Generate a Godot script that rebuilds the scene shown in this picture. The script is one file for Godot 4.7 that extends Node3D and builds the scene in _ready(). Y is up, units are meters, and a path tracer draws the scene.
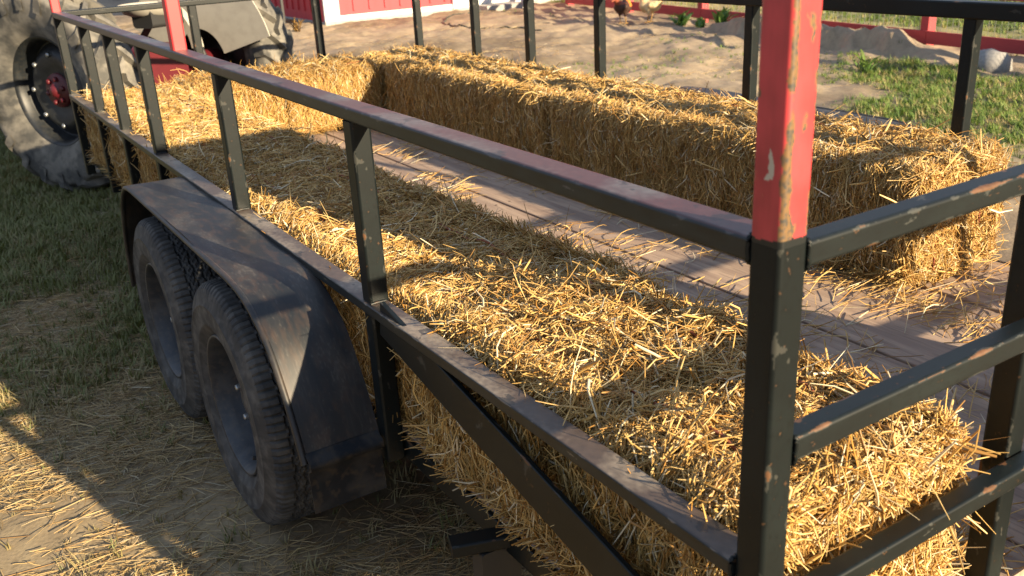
extends Node3D

var rng := RandomNumberGenerator.new()
var frame := Transform3D()
var mat := {}
var used := {}
var mesh_store := {}
var noise_a := FastNoiseLite.new()
var noise_b := FastNoiseLite.new()

# ---------------------------------------------------------------- mesh builder
class Build:
	var v := PackedVector3Array()
	var n := PackedVector3Array()
	var uv := PackedVector2Array()
	var c := PackedColorArray()
	var idx := PackedInt32Array()
	func vert(p: Vector3, nn: Vector3, u := Vector2.ZERO, col := Color.WHITE) -> int:
		v.append(p); n.append(nn); uv.append(u); c.append(col)
		return v.size() - 1
	func tri(a: int, b: int, d: int) -> void:
		if (v[b] - v[a]).cross(v[d] - v[a]).dot(n[a] + n[b] + n[d]) > 0.0:
			idx.append(a); idx.append(d); idx.append(b)
		else:
			idx.append(a); idx.append(b); idx.append(d)
	func quad(a: int, b: int, d: int, e: int) -> void:
		tri(a, b, d); tri(a, d, e)
	func face(p: Array, nn: Vector3, col := Color.WHITE) -> void:
		var k := []
		for q in p:
			k.append(vert(q, nn, Vector2(q.x + q.z, q.y), col))
		for i in range(1, k.size() - 1):
			tri(k[0], k[i], k[i + 1])
	func box(lo: Vector3, hi: Vector3, col := Color.WHITE) -> void:
		for ax in 3:
			for s in [0, 1]:
				var nn := Vector3.ZERO
				nn[ax] = s * 2.0 - 1.0
				var b := (ax + 1) % 3
				var d := (ax + 2) % 3
				var p := []
				for k in [[0, 0], [1, 0], [1, 1], [0, 1]]:
					var q := Vector3.ZERO
					q[ax] = hi[ax] if s else lo[ax]
					q[b] = hi[b] if k[0] else lo[b]
					q[d] = hi[d] if k[1] else lo[d]
					p.append(q)
				face(p, nn, col)
	func commit() -> ArrayMesh:
		var a := []
		a.resize(Mesh.ARRAY_MAX)
		a[Mesh.ARRAY_VERTEX] = v
		a[Mesh.ARRAY_NORMAL] = n
		a[Mesh.ARRAY_TEX_UV] = uv
		a[Mesh.ARRAY_COLOR] = c
		a[Mesh.ARRAY_INDEX] = idx
		var m := ArrayMesh.new()
		m.add_surface_from_arrays(Mesh.PRIMITIVE_TRIANGLES, a)
		return m
	# smooth normals from shared vertices; out says which way: +1 keeps (b-a)x(c-a), -1 reverses
	func commit_smooth(out: float) -> ArrayMesh:
		for i in n.size():
			n[i] = Vector3.ZERO
		for t in range(0, idx.size(), 3):
			var f := (v[idx[t + 1]] - v[idx[t]]).cross(v[idx[t + 2]] - v[idx[t]]) * out
			for k in 3:
				n[idx[t + k]] += f
		for i in n.size():
			n[i] = n[i].normalized() if n[i].length() > 1e-12 else Vector3.UP
		var old := idx.duplicate()
		idx.clear()
		for t in range(0, old.size(), 3):
			tri(old[t], old[t + 1], old[t + 2])
		return commit()

# ---------------------------------------------------------------- nodes
func numbered(called: String) -> String:
	if not used.has(called):
		used[called] = 0
		return called
	used[called] += 1
	return "%s_%03d" % [called, used[called]]

func thing(called: String, label: String, category: String, at := Vector3.ZERO, turn := 0.0, group := "") -> Node3D:
	var o := Node3D.new()
	o.name = numbered(called)
	add_child(o)
	o.position = at
	o.rotation.y = turn
	o.set_meta("label", label)
	o.set_meta("category", category)
	if group:
		o.set_meta("group", group)
	return o

func part(parent: Node3D, called: String, mesh: Mesh, m: Material, xf := Transform3D()) -> MeshInstance3D:
	var o := MeshInstance3D.new()
	o.name = called
	o.mesh = mesh
	o.material_override = m
	parent.add_child(o, true)
	o.global_transform = frame * xf
	return o

func at(p: Vector3) -> Transform3D:
	return Transform3D(Basis(), p)

# a bar from a to b; w is its breadth across, h along "up"
func bar(parent: Node3D, called: String, a: Vector3, b: Vector3, w: float, h: float, m: Material, up := Vector3.UP, r := 0.006) -> MeshInstance3D:
	var z := (b - a).normalized()
	var x := up.cross(z)
	if x.length() < 0.01:
		x = Vector3.RIGHT
	x = x.normalized()
	var y := z.cross(x).normalized()
	return part(parent, called, tube_mesh(w, h, a.distance_to(b), r, snappedf(fposmod(a.x * 1.7 + a.y * 2.3 + a.z * 0.9, 1.0), 0.125)), m, Transform3D(Basis(x, y, z), (a + b) * 0.5))

# rounded rectangle along z, centred; each side takes a quarter of u, v runs in metres
func tube_mesh(w: float, h: float, length: float, r: float, shift := 0.0) -> ArrayMesh:
	var key := "tube %.4f %.4f %.4f %.4f %.3f" % [w, h, length, r, shift]
	if mesh_store.has(key):
		return mesh_store[key]
	r = minf(r, minf(w, h) * 0.45)
	var b := Build.new()
	var prof := []
	for k in 4:
		var cx: float = (w * 0.5 - r) * [1, -1, -1, 1][k]
		var cy: float = (h * 0.5 - r) * [1, 1, -1, -1][k]
		for s in 4:
			var ang := k * PI / 2 + s / 3.0 * PI / 2
			prof.append([Vector2(cx + cos(ang) * r, cy + sin(ang) * r), Vector2(cos(ang), sin(ang)), 0.125 + k * 0.25 + (s / 3.0 - 0.5) * 0.05])
	var rows := []
	for e in 2:
		var z := (e - 0.5) * length
		var row := []
		for i in prof.size() + 1:
			var q = prof[i % prof.size()]
			row.append(b.vert(Vector3(q[0].x, q[0].y, z), Vector3(q[1].x, q[1].y, 0), Vector2(q[2] + (1.0 if i == prof.size() else 0.0), z + shift)))
		rows.append(row)
	for i in prof.size():
		b.quad(rows[0][i], rows[0][i + 1], rows[1][i + 1], rows[1][i])
	for e in 2:
		var z := (e - 0.5) * length
		var k := []
		for q in prof:
			k.append(b.vert(Vector3(q[0].x, q[0].y, z), Vector3(0, 0, e * 2.0 - 1.0), Vector2(q[2], z)))
		for i in range(1, k.size() - 1):
			b.tri(k[0], k[i], k[i + 1])
	mesh_store[key] = b.commit()
	return mesh_store[key]

# a body of revolution about x; prof holds [radius, x]; dent(angle, x) pushes the surface in
func lathe(prof: Array, segs: int, dent = null, skip = null, sharp_from := 1000, sharp_to := 0) -> ArrayMesh:
	var b := Build.new()
	var np := prof.size()
	for s in segs + 1:
		var ang := TAU * s / segs
		for k in np:
			var r: float = prof[k][0]
			if dent != null:
				r -= dent.call(s % segs, ang, prof[k][1], r)
			b.vert(Vector3(prof[k][1], cos(ang) * r, sin(ang) * r), Vector3(0.0001, cos(ang), sin(ang)), Vector2(ang / TAU, float(k) / np))
	for s in segs:
		for k in np - 1:
			if skip != null and skip.call(s, k):
				continue
			if k >= sharp_from and k < sharp_to:
				continue
			var i := s * np + k
			b.idx.append_array([i, i + np, i + 1, i + 1, i + np, i + np + 1])
	# same vertices at the seam
	var sums := {}
	var m := b.commit_smooth(1.0)
	# the outside of a profile that runs from -x to +x
	var a := m.surface_get_arrays(0)
	var nn: PackedVector3Array = a[Mesh.ARRAY_NORMAL]
	for k in np:
		var j := segs * np + k
		var e := (nn[k] + nn[j]).normalized()
		nn[k] = e
		nn[j] = e
	b.n = nn
	for s in segs:
		for k in range(sharp_from, sharp_to):
			var i := s * np + k
			var p := [b.v[i], b.v[i + 1], b.v[i + np + 1], b.v[i + np]]
			var c: Vector3 = (p[0] + p[2]) * 0.5
			var f: Vector3 = (p[2] - p[0]).cross(p[3] - p[1]).normalized()
			if f.dot(Vector3(0, c.y, c.z)) < 0:
				f = -f
			var q := []
			for e in 4:
				q.append(b.vert(p[e], f))
			b.quad(q[0], q[1], q[2], q[3])
	return b.commit()

# a bent plate: outline points in (z, y), swept from x0 to x1 with a thickness
func plate(path: Array, x0: float, x1: float, thick: float, wave := 0.0) -> ArrayMesh:
	var b := Build.new()
	var nx := 10
	var np := path.size()
	var nor := []
	for i in np:
		var d: Vector2 = (path[mini(i + 1, np - 1)] - path[maxi(i - 1, 0)]).normalized()
		var q := Vector2(-d.y, d.x)
		nor.append(q)
	for side in 2:
		var first := b.v.size()
		for i in np:
			for j in nx + 1:
				var x := lerpf(x0, x1, float(j) / nx)
				var off: float = -side * thick + wave * noise_a.get_noise_3d(x * 90, path[i].x * 60, 3.0)
				var p: Vector2 = path[i] + nor[i] * off
				b.vert(Vector3(x, p.y, p.x), Vector3(0, nor[i].y, nor[i].x) * (1.0 - 2.0 * side), Vector2(x, float(i) / np))
		for i in np - 1:
			for j in nx:
				var k := first + i * (nx + 1) + j
				b.quad(k, k + 1, k + nx + 2, k + nx + 1)
	var half := np * (nx + 1)
	for e in [0, nx]:
		for i in np - 1:
			var k: int = i * (nx + 1) + e
			var l: int = k + nx + 1
			b.face([b.v[k], b.v[l], b.v[l + half], b.v[k + half]], Vector3(-1 if e == 0 else 1, 0, 0))
	for i in [0, np - 1]:
		var k: int = i * (nx + 1)
		var t: Vector2 = (path[1] - path[0]) if i == 0 else (path[np - 1] - path[np - 2])
		b.face([b.v[k], b.v[k + nx], b.v[k + nx + half], b.v[k + half]], Vector3(0, t.y, t.x).normalized() * (-1.0 if i == 0 else 1.0))
	return b.commit()

# part of a ring about x: radii r0..r1, from x0 to x1, angles a0..a1 (0 is up, positive to +z)
func arc_band(r0: float, r1: float, x0: float, x1: float, a0: float, a1: float, segs: int) -> ArrayMesh:
	var b := Build.new()
	for s in segs:
		var p := []
		for e in 2:
			var ang := lerpf(a0, a1, float(s + e) / segs)
			var d := Vector3(0, cos(ang), sin(ang))
			p.append([d * r0 + Vector3(x0, 0, 0), d * r1 + Vector3(x0, 0, 0), d * r1 + Vector3(x1, 0, 0), d * r0 + Vector3(x1, 0, 0), d])
		var d0: Vector3 = p[0][4]
		var d1: Vector3 = p[1][4]
		for q in [[0, 1, 0], [1, 2, 1], [2, 3, 2], [3, 0, 3]]:
			var k := []
			for e in [[0, q[0]], [0, q[1]], [1, q[1]], [1, q[0]]]:
				var d: Vector3 = d0 if e[0] == 0 else d1
				var nn: Vector3 = [Vector3(-1, 0, 0), d, Vector3(1, 0, 0), -d][q[2]]
				k.append(b.vert(p[e[0]][e[1]], nn))
			b.quad(k[0], k[1], k[2], k[3])
		if s == 0 or s == segs - 1:
			var e := 0 if s == 0 else 1
			var dd: Vector3 = p[e][4]
			var t := Vector3(0, -dd.z, dd.y) * (1.0 if e else -1.0)
			b.face([p[e][0], p[e][1], p[e][2], p[e][3]], Vector3(0, -dd.z, dd.y) * (1.0 if e else -1.0))
	return b.commit()

# round rod through points
func rod(points: Array, r: float, sides := 6) -> ArrayMesh:
	var b := Build.new()
	var last := Vector3.UP
	for i in points.size():
		var d: Vector3 = (points[mini(i + 1, points.size() - 1)] - points[maxi(i - 1, 0)]).normalized()
		var x := d.cross(last if absf(d.dot(last)) < 0.95 else Vector3.RIGHT).normalized()
		var y := x.cross(d).normalized()
		for s in sides:
			var ang := TAU * s / sides
			var q := x * cos(ang) + y * sin(ang)
			b.vert(points[i] + q * r, q, Vector2(float(s) / sides, i * 0.1))
	for i in points.size() - 1:
		for s in sides:
			var t := (s + 1) % sides
			b.quad(i * sides + s, i * sides + t, (i + 1) * sides + t, (i + 1) * sides + s)
	for e in [0, points.size() - 1]:
		var d: Vector3 = (points[e] - points[1]).normalized() if e == 0 else (points[e] - points[e - 1]).normalized()
		var k := []
		for s in sides:
			k.append(b.vert(b.v[e * sides + s], d))
		for i in range(1, sides - 1):
			b.tri(k[0], k[i], k[i + 1])
	return b.commit()

# ---------------------------------------------------------------- textures and materials
func lin(r: float, g: float, b: float) -> Color:
	return Color(r, g, b).linear_to_srgb()

func grey_noise(w: int, h: int, freq: float, octaves := 4, sd := 1, kind := FastNoiseLite.TYPE_SIMPLEX_SMOOTH) -> PackedByteArray:
	var f := FastNoiseLite.new()
	f.seed = sd
	f.noise_type = kind
	f.frequency = freq
	f.fractal_octaves = octaves
	var im := f.get_seamless_image(w, h, false, false, 0.15)
	im.convert(Image.FORMAT_L8)
	return im.get_data()

func picture(w: int, h: int, pick: Callable) -> ImageTexture:
	var data := PackedByteArray()
	data.resize(w * h * 3)
	var k := 0
	for y in h:
		for x in w:
			var c: Color = pick.call(x, y, y * w + x)
			c = c.linear_to_srgb()
			data[k] = clampi(int(c.r * 255.0), 0, 255)
			data[k + 1] = clampi(int(c.g * 255.0), 0, 255)
			data[k + 2] = clampi(int(c.b * 255.0), 0, 255)
			k += 3
	return ImageTexture.create_from_image(Image.create_from_data(w, h, false, Image.FORMAT_RGB8, data))

func std(called: String, c: Color, rough: float, tex: Texture2D = null, spec := 0.5) -> StandardMaterial3D:
	var m := StandardMaterial3D.new()
	m.resource_name = called
	m.albedo_color = c
	m.roughness = rough
	m.metallic_specular = spec
	if tex:
		m.albedo_texture = tex
	mat[called] = m
	return m

func tri_scale(m: StandardMaterial3D, s: Vector3) -> StandardMaterial3D:
	m.uv1_triplanar = true
	m.uv1_world_triplanar = true
	m.uv1_scale = s
	return m

func materials() -> void:
	# painted steel: edges of a square tube lie at u = 1/8, 3/8, ...
	var w := 128
	var h := 512
	var n1 := grey_noise(w, h, 0.02, 4, 3)
	var n2 := grey_noise(w, h, 0.09, 3, 5)
	var n3 := grey_noise(w, h, 0.006, 3, 8)
	var steel := func(amount: float, base: Color, bare: Color, rust: Color) -> ImageTexture:
		return picture(w, h, func(x, _y, i):
			var u: float = absf(fposmod(float(x) / w * 4.0, 1.0) - 0.5)
			var edge: float = clampf(1.0 - u / 0.13, 0.0, 1.0)
			var a: float = n1[i] / 255.0
			var b: float = n2[i] / 255.0
			var c := base.lerp(base * 1.7, clampf((n3[i] / 255.0 - 0.35) * 1.6, 0.0, 1.0))
			c = c.lerp(base * 0.55, clampf((b - 0.55) * 2.0, 0.0, 1.0))
			if a * 0.6 + edge * 0.32 * amount + b * 0.2 > 0.64:
				c = c.lerp(bare, 0.7)
			if a * 0.5 + edge * 0.3 * amount + (n3[i] / 255.0) * 0.3 > 0.69:
				c = rust * (0.6 + b * 0.8)
			if b > 0.86:
				c = c.lerp(rust, 0.5)
			return c)
	var black := Color(0.0040, 0.0064, 0.0068)
	var m := std("black_steel", Color.WHITE, 0.42, steel.call(0.35, black, Color(0.045, 0.045, 0.04), Color(0.10, 0.05, 0.025)))
	m = std("worn_steel", Color.WHITE, 0.45, steel.call(0.8, black, Color(0.05, 0.052, 0.048), Color(0.10, 0.05, 0.026)))
	# side rails: black sides, top worn red; grey scuffs also paint in sky sheen
	var topped := func(worn: Color, scuff_sheen: Color) -> ImageTexture:
		return picture(w, h, func(x, _y, i):
			var u: float = float(x) / w
			var a: float = n1[i] / 255.0
			var b: float = n2[i] / 255.0
			var d: float = n3[i] / 255.0
			var c := black.lerp(black * 2.2, clampf(a * 2.0 - 0.6, 0.0, 1.0))
			if u > 0.125 and u < 0.375:
				c = worn.lerp(scuff_sheen, clampf(d * 2.6 + b * 0.5 - 1.35, 0.0, 1.0)) * (0.75 + 0.5 * b)
				if a + b * 0.35 > 0.93:
					c = c.lerp(black, 0.7)
			elif a * 0.6 + clampf(1.0 - absf(absf(u - 0.25) - 0.125) / 0.03, 0.0, 1.0) * 0.2 + b * 0.2 > 0.66:
				c = c.lerp(scuff_sheen, 0.6)
			return c)
	m = std("side_steel", Color.WHITE, 0.40, topped.call(Color(0.066, 0.027, 0.025), Color(0.095, 0.088, 0.086)))
	m = std("middle_steel", Color.WHITE, 0.42, topped.call(Color(0.070, 0.050, 0.038), Color(0.20, 0.165, 0.125)))
	mat.black_steel.metallic_specular = 0.36
	mat.worn_steel.metallic_specular = 0.4
	# the red post: chips along its near edge and on the faces
	var r1 := grey_noise(128, 512, 0.03, 4, 21)
	var r2 := grey_noise(128, 512, 0.012, 4, 22)
	var red := picture(128, 512, func(x, y, i):
		var u := float(x) / 128.0
		var edge := clampf(1.0 - absf(fposmod(u * 4.0, 1.0) - 0.5) / 0.2, 0.0, 1.0)
		var a := r1[i] / 255.0
		var b := r2[i] / 255.0
		var c := Color(0.47, 0.048, 0.052).lerp(Color(0.30, 0.030, 0.032), clampf(b * 1.9 - 0.6 + 0.25 * (r1[(x * 37) % 128] / 255.0 - 0.5), 0.0, 1.0))
		if y > 302 and y < 304 + 5.0 * a * a + 2.0 * b:
			return black
		var worn := 0.30 * exp(-pow((u - 0.655) / 0.035, 2.0)) + 0.06 * exp(-pow((u - 0.74) / 0.08, 2.0))
		if absf(u - 0.49 - 0.10 * (b - 0.5)) < 0.13 * (a - 0.27) and absf(y - 352) < 9.0 + 8.0 * (b - 0.5):
			return Color(0.42, 0.37, 0.28)
		if a * 0.5 + b * 0.3 + edge * 0.2 + worn > 0.655:
			c = Color(0.15, 0.085, 0.035).lerp(Color(0.05, 0.046, 0.04), clampf(r1[(i * 7 + 13) % r1.size()] / 255.0 * 3.0 - 1.2, 0.0, 1.0))
		elif a * 0.5 + b * 0.3 + edge * 0.2 + worn > 0.64:
			c = Color(0.34, 0.07, 0.045)
		return c)
	m = std("chipped_red", Color.WHITE, 0.42, red)
	std("red_paint", lin(0.42, 0.026, 0.03), 0.45)
	# weathered deck boards: grain along z
	var p1 := grey_noise(512, 512, 0.012, 5, 31)
	var p2 := grey_noise(512, 512, 0.05, 3, 32)
	var wood := picture(512, 512, func(x, y, i):
		var a := p1[i] / 255.0
		var b := p2[i] / 255.0
		var c := Color(0.23, 0.16, 0.12).lerp(Color(0.36, 0.262, 0.19), clampf(a * 1.7 - 0.35, 0.0, 1.0))
		return c.lerp(Color(0.12, 0.085, 0.065), clampf(b * 2.0 - 1.15, 0.0, 0.4)))
	m = tri_scale(std("deck_wood", Color.WHITE, 0.8, wood), Vector3(3.1, 3.1, 0.22))
	m.heightmap_enabled = true
	m.heightmap_texture = wood
	m.heightmap_scale = 0.12
	m = tri_scale(std("shade_panel_wood", Color.WHITE, 0.8, wood), Vector3(3.1, 0.25, 3.1))  # wood of the added, unseen shade panel
	# fender: black paint gone brown and dusty
	var f1 := grey_noise(512, 512, 0.008, 5, 41)
	var f2 := grey_noise(512, 512, 0.03, 4, 42)
	var f3 := grey_noise(512, 512, 0.1, 2, 43)
	var fend := picture(512, 512, func(x, y, i):
		var a := f1[i] / 255.0
		var b := f2[i] / 255.0
		var d := f3[i] / 255.0
		var c := Color(0.008, 0.0095, 0.0115).lerp(Color(0.042, 0.037, 0.032), clampf(a * 2.6 - 1.1, 0.0, 1.0))
		c = c.lerp(Color(0.055, 0.031, 0.018), clampf(b * 1.8 - 0.95, 0.0, 0.5))
		return c.lerp(Color(0.10, 0.09, 0.078), clampf(d * 1.6 + a - 1.55, 0.0, 0.5)))
	m = tri_scale(std("fender_steel", Color.WHITE, 0.5, fend), Vector3(2.0, 1.1, 0.7))
	var fend2 := picture(256, 256, func(x, y, i):
		var j: int = y * 2 * 512 + x * 2
		var a := f1[j] / 255.0
		var b := f2[j] / 255.0
		var c := Color(0.010, 0.0125, 0.016).lerp(Color(0.035, 0.035, 0.035), clampf(a * 2.6 - 1.0, 0.0, 1.0))
		return c.lerp(Color(0.06, 0.045, 0.03), clampf(b * 2.6 - 1.5, 0.0, 0.6)))
	m = tri_scale(std("dark_fender", Color.WHITE, 0.62, fend2, 0.3), Vector3(2.0, 2.0, 2.0))
	# rubber with dried dust
	var rub := picture(256, 256, func(x, y, i):
		var j: int = y * 2 * 512 + x * 2
		var a := f1[j] / 255.0
		var d := f2[j] / 255.0
		return Color(0.022, 0.023, 0.024).lerp(Color(0.095, 0.092, 0.085), clampf(a * 1.5 + d * 0.9 - 0.95, 0.0, 1.0)))
	tri_scale(std("rubber", Color.WHITE, 0.75, rub), Vector3(2.7, 2.7, 2.7))
	var rub2 := picture(256, 256, func(x, y, i):
		var j: int = y * 2 * 512 + x * 2
		var a := f1[j] / 255.0
		var d := f2[j] / 255.0
		return Color(0.045, 0.044, 0.041).lerp(Color(0.195, 0.18, 0.152), clampf(a * 2.2 + d * 0.9 - 1.15, 0.0, 1.0)))
	tri_scale(std("dusty_rubber", Color.WHITE, 0.85, rub2), Vector3(1.3, 1.3, 1.3))
	tri_scale(std("rim_steel", lin(1.4, 1.5, 1.65), 0.5, fend2), Vector3(3, 3, 3))
	tri_scale(std("wheel_iron", lin(0.55, 0.62, 0.66), 0.5, fend2), Vector3(3, 3, 3))
	std("bright_steel", lin(0.35, 0.36, 0.36), 0.35).metallic = 0.8
	std("dark_iron", lin(0.018, 0.018, 0.018), 0.6)
	std("rusty_iron", lin(0.030, 0.011, 0.007), 0.85)
	# straw
	m = std("straw", Color.WHITE, 0.42)
	m.vertex_color_use_as_albedo = true
	m.backlight_enabled = true
	m.backlight = lin(0.12, 0.10, 0.06)
	var s1 := grey_noise(256, 256, 0.05, 4, 51)
	var core := picture(256, 256, func(x, y, i):
		return Color(0.20, 0.11, 0.03).lerp(Color(0.42, 0.25, 0.07), clampf(s1[i] / 255.0 * 2.0 - 0.5, 0.0, 1.0)))
	tri_scale(std("straw_core", Color.WHITE, 0.9, core), Vector3(5, 5, 5))
	std("twine", lin(0.20, 0.055, 0.022), 0.8)
	m = std("grass", Color.WHITE, 0.6)
	m.vertex_color_use_as_albedo = true
	m.backlight_enabled = true
	m.backlight = lin(0.25, 0.3, 0.1)
	# earth
	var g1 := grey_noise(512, 512, 0.01, 5, 61)
	var g2 := grey_noise(512, 512, 0.06, 4, 62)
	var soil := picture(512, 512, func(x, y, i):
		var a := g1[i] / 255.0
		var b := g2[i] / 255.0
		var k := 0.62 + 0.42 * a + 0.34 * (b - 0.5)
		return Color(k, k * (0.98 + 0.03 * a), k * (0.97 + 0.05 * b)))
	m = tri_scale(std("soil", Color.WHITE, 0.95, soil), Vector3(1.7, 1.7, 1.7))
	m.vertex_color_use_as_albedo = true
	m.heightmap_enabled = true
	m.heightmap_texture = soil
	m.heightmap_scale = 0.7
	var stone := picture(256, 256, func(x, y, i):
		var k: float = 0.17 + 0.16 * f2[y * 2 * 512 + x * 2] / 255.0
		return Color(k, k * 0.97, k * 0.92))
	tri_scale(std("stone", Color.WHITE, 0.9, stone), Vector3(2, 2, 2))
	# barn and fence paint
	var b1 := picture(256, 256, func(x, y, i):
		var k: float = 0.82 + 0.3 * f1[y * 2 * 512 + x * 2] / 255.0
		return Color(k, k, k))
	tri_scale(std("barn_red", lin(0.47, 0.028, 0.04), 0.55, b1), Vector3(1.2, 0.2, 1.2))
	tri_scale(std("fence_red", lin(0.36, 0.04, 0.045), 0.7, b1), Vector3(2.2, 2.2, 0.4))
	tri_scale(std("white_paint", lin(0.66, 0.65, 0.64), 0.6, b1), Vector3(1.5, 0.4, 1.5))
	tri_scale(std("concrete", lin(0.33, 0.32, 0.30), 0.9, b1), Vector3(2, 2, 2))
	std("roof_metal", lin(0.3, 0.3, 0.31), 0.4)
	std("window_glass", lin(0.02, 0.025, 0.03), 0.08)
	# tractor
	tri_scale(std("tractor_cream", lin(0.38, 0.355, 0.30), 0.45, b1), Vector3(2, 2, 2))
	tri_scale(std("tractor_red", lin(0.085, 0.007, 0.011), 0.45, b1), Vector3(3, 3, 3))
	std("dark_line", lin(0.035, 0.04, 0.03), 0.6)
	m = std("feather", Color.WHITE, 0.7)
	m.vertex_color_use_as_albedo = true
	m = std("leaf", lin(0.10, 0.20, 0.045), 0.5)
	m.backlight_enabled = true
	m.backlight = lin(0.2, 0.3, 0.06)

# ---------------------------------------------------------------- strands
func straw_mesh(kind: int) -> ArrayMesh:
	var key := "straw%d" % kind
	if mesh_store.has(key):
		return mesh_store[key]
	var b := Build.new()
	var bends: Array = [[0.0, 0.6, 0.8, 0.5, 0.0], [-9.0, -1.0, 3.0, 1.5, -6.0], [0.0, 4.5, 8.5, 6.0, -5.0]][kind]
	var sway: Array = [[0.0, 0.5, 0.0, -0.8, 0.0], [0.0, 2.0, 3.0, 0.0, -4.0], [3.0, 0.0, -2.0, 0.0, 4.0]][kind]
	var sides := 4
	for i in 5:
		for s in sides:
			var ang := TAU * s / sides + 0.4
			var q := Vector3(0, cos(ang), sin(ang))
			var rad: float = [0.8, 1.0, 0.9, 1.0, 0.6][i]
			b.vert(Vector3(i * 0.25 - 0.5, bends[i], sway[i]) + q * rad, q)
	for i in 4:
		for s in sides:
			var t := (s + 1) % sides
			b.quad(i * sides + s, i * sides + t, (i + 1) * sides + t, (i + 1) * sides + s)
	for e in [0, 4]:
		b.tri(e * sides, e * sides + 1, e * sides + 2)
		b.tri(e * sides, e * sides + 2, e * sides + 3)
	mesh_store[key] = b.commit()
	return mesh_store[key]

func stalk() -> int:
	var u := rng.randf()
	return 0 if u < 0.5 else (1 if u < 0.78 else 2)

func straw_color(brown: float) -> Color:
	var t := rng.randf()
	var c: Color
	if t < 0.46:
		c = Color(0.60, 0.38, 0.12)
	elif t < 0.66:
		c = Color(0.70, 0.50, 0.205)
	elif t < 0.74:
		c = Color(0.76, 0.67, 0.46)
	else:
		c = Color(0.36, 0.185, 0.042)
	c = c.lerp(Color(0.33, 0.175, 0.045), brown * rng.randf())
	return c * rng.randf_range(0.72, 1.12)

func scatter(parent: Node3D, called: String, mesh: Mesh, m: Material, xs: Array, cs: Array) -> MultiMeshInstance3D:
	var mm := MultiMesh.new()
	mm.transform_format = MultiMesh.TRANSFORM_3D
	mm.use_colors = true
	mm.mesh = mesh
	mm.instance_count = xs.size()
	for i in xs.size():
		mm.set_instance_transform(i, xs[i])
		mm.set_instance_color(i, cs[i])
	var o := MultiMeshInstance3D.new()
	o.name = called
	o.multimesh = mm
	o.material_override = m
	o.set_meta("kind", "stuff")
	parent.add_child(o, true)
	return o

func strand(p: Vector3, dir: Vector3, up: Vector3, length: float, rad: float) -> Transform3D:
	var side := dir.cross(up).normalized()
	var u := side.cross(dir).normalized()
	var roll := rng.randf() * TAU
	var y := u * cos(roll) + side * sin(roll)
	return Transform3D(Basis(dir * length, y * rad, dir.cross(y) * (rad * 0.55)), p)

# ---------------------------------------------------------------- a straw bale: length along its own z, base at y = 0
func bale_point(p: Vector3, half: Vector3, r: float, sd: float, sag: float) -> Array:
	# p on the surface of the box (centre origin): returns position and normal on the rounded, lumpy bale
	var q := Vector3(clampf(p.x, -half.x + r, half.x - r), clampf(p.y, -half.y + r, half.y - r), clampf(p.z, -half.z + r, half.z - r))
	var n := (p - q).normalized()
	var g: float = pow(absf(sin(PI * (p.z + sd * 0.37 + 0.012 * noise_b.get_noise_2d(p.x * 300.0, p.y * 300.0 + sd * 50.0)) / 0.105)), 0.35)
	var off: float = -(1.0 - g) * 0.022 * (1.0 - absf(n.z))
	off += 0.030 * noise_a.get_noise_3d(p.x * 260.0 + sd * 71.0, p.y * 260.0, p.z * 260.0)
	# the strings pull the straw in
	for tx in [-0.115, 0.115]:
		off -= 0.012 * exp(-pow((p.x - tx) / 0.018, 2.0)) * (absf(n.y) + absf(n.z))
	off -= sag * maxf(n.y, 0.0) * (0.4 + 0.6 * cos(p.z / half.z * 1.5))
	return [q + n * (r + off), n]

func on_box(half: Vector3, face: int) -> Vector3:
	var a := rng.randf_range(-1, 1)
	var b := rng.randf_range(-1, 1)
	match face:
		0: return Vector3(-half.x, a * half.y, b * half.z)
		1: return Vector3(half.x, a * half.y, b * half.z)
		2: return Vector3(a * half.x, half.y, b * half.z)
		3: return Vector3(a * half.x, b * half.y, -half.z)
		4: return Vector3(a * half.x, b * half.y, half.z)
	return Vector3(a * half.x, -half.y, b * half.z)

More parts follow.
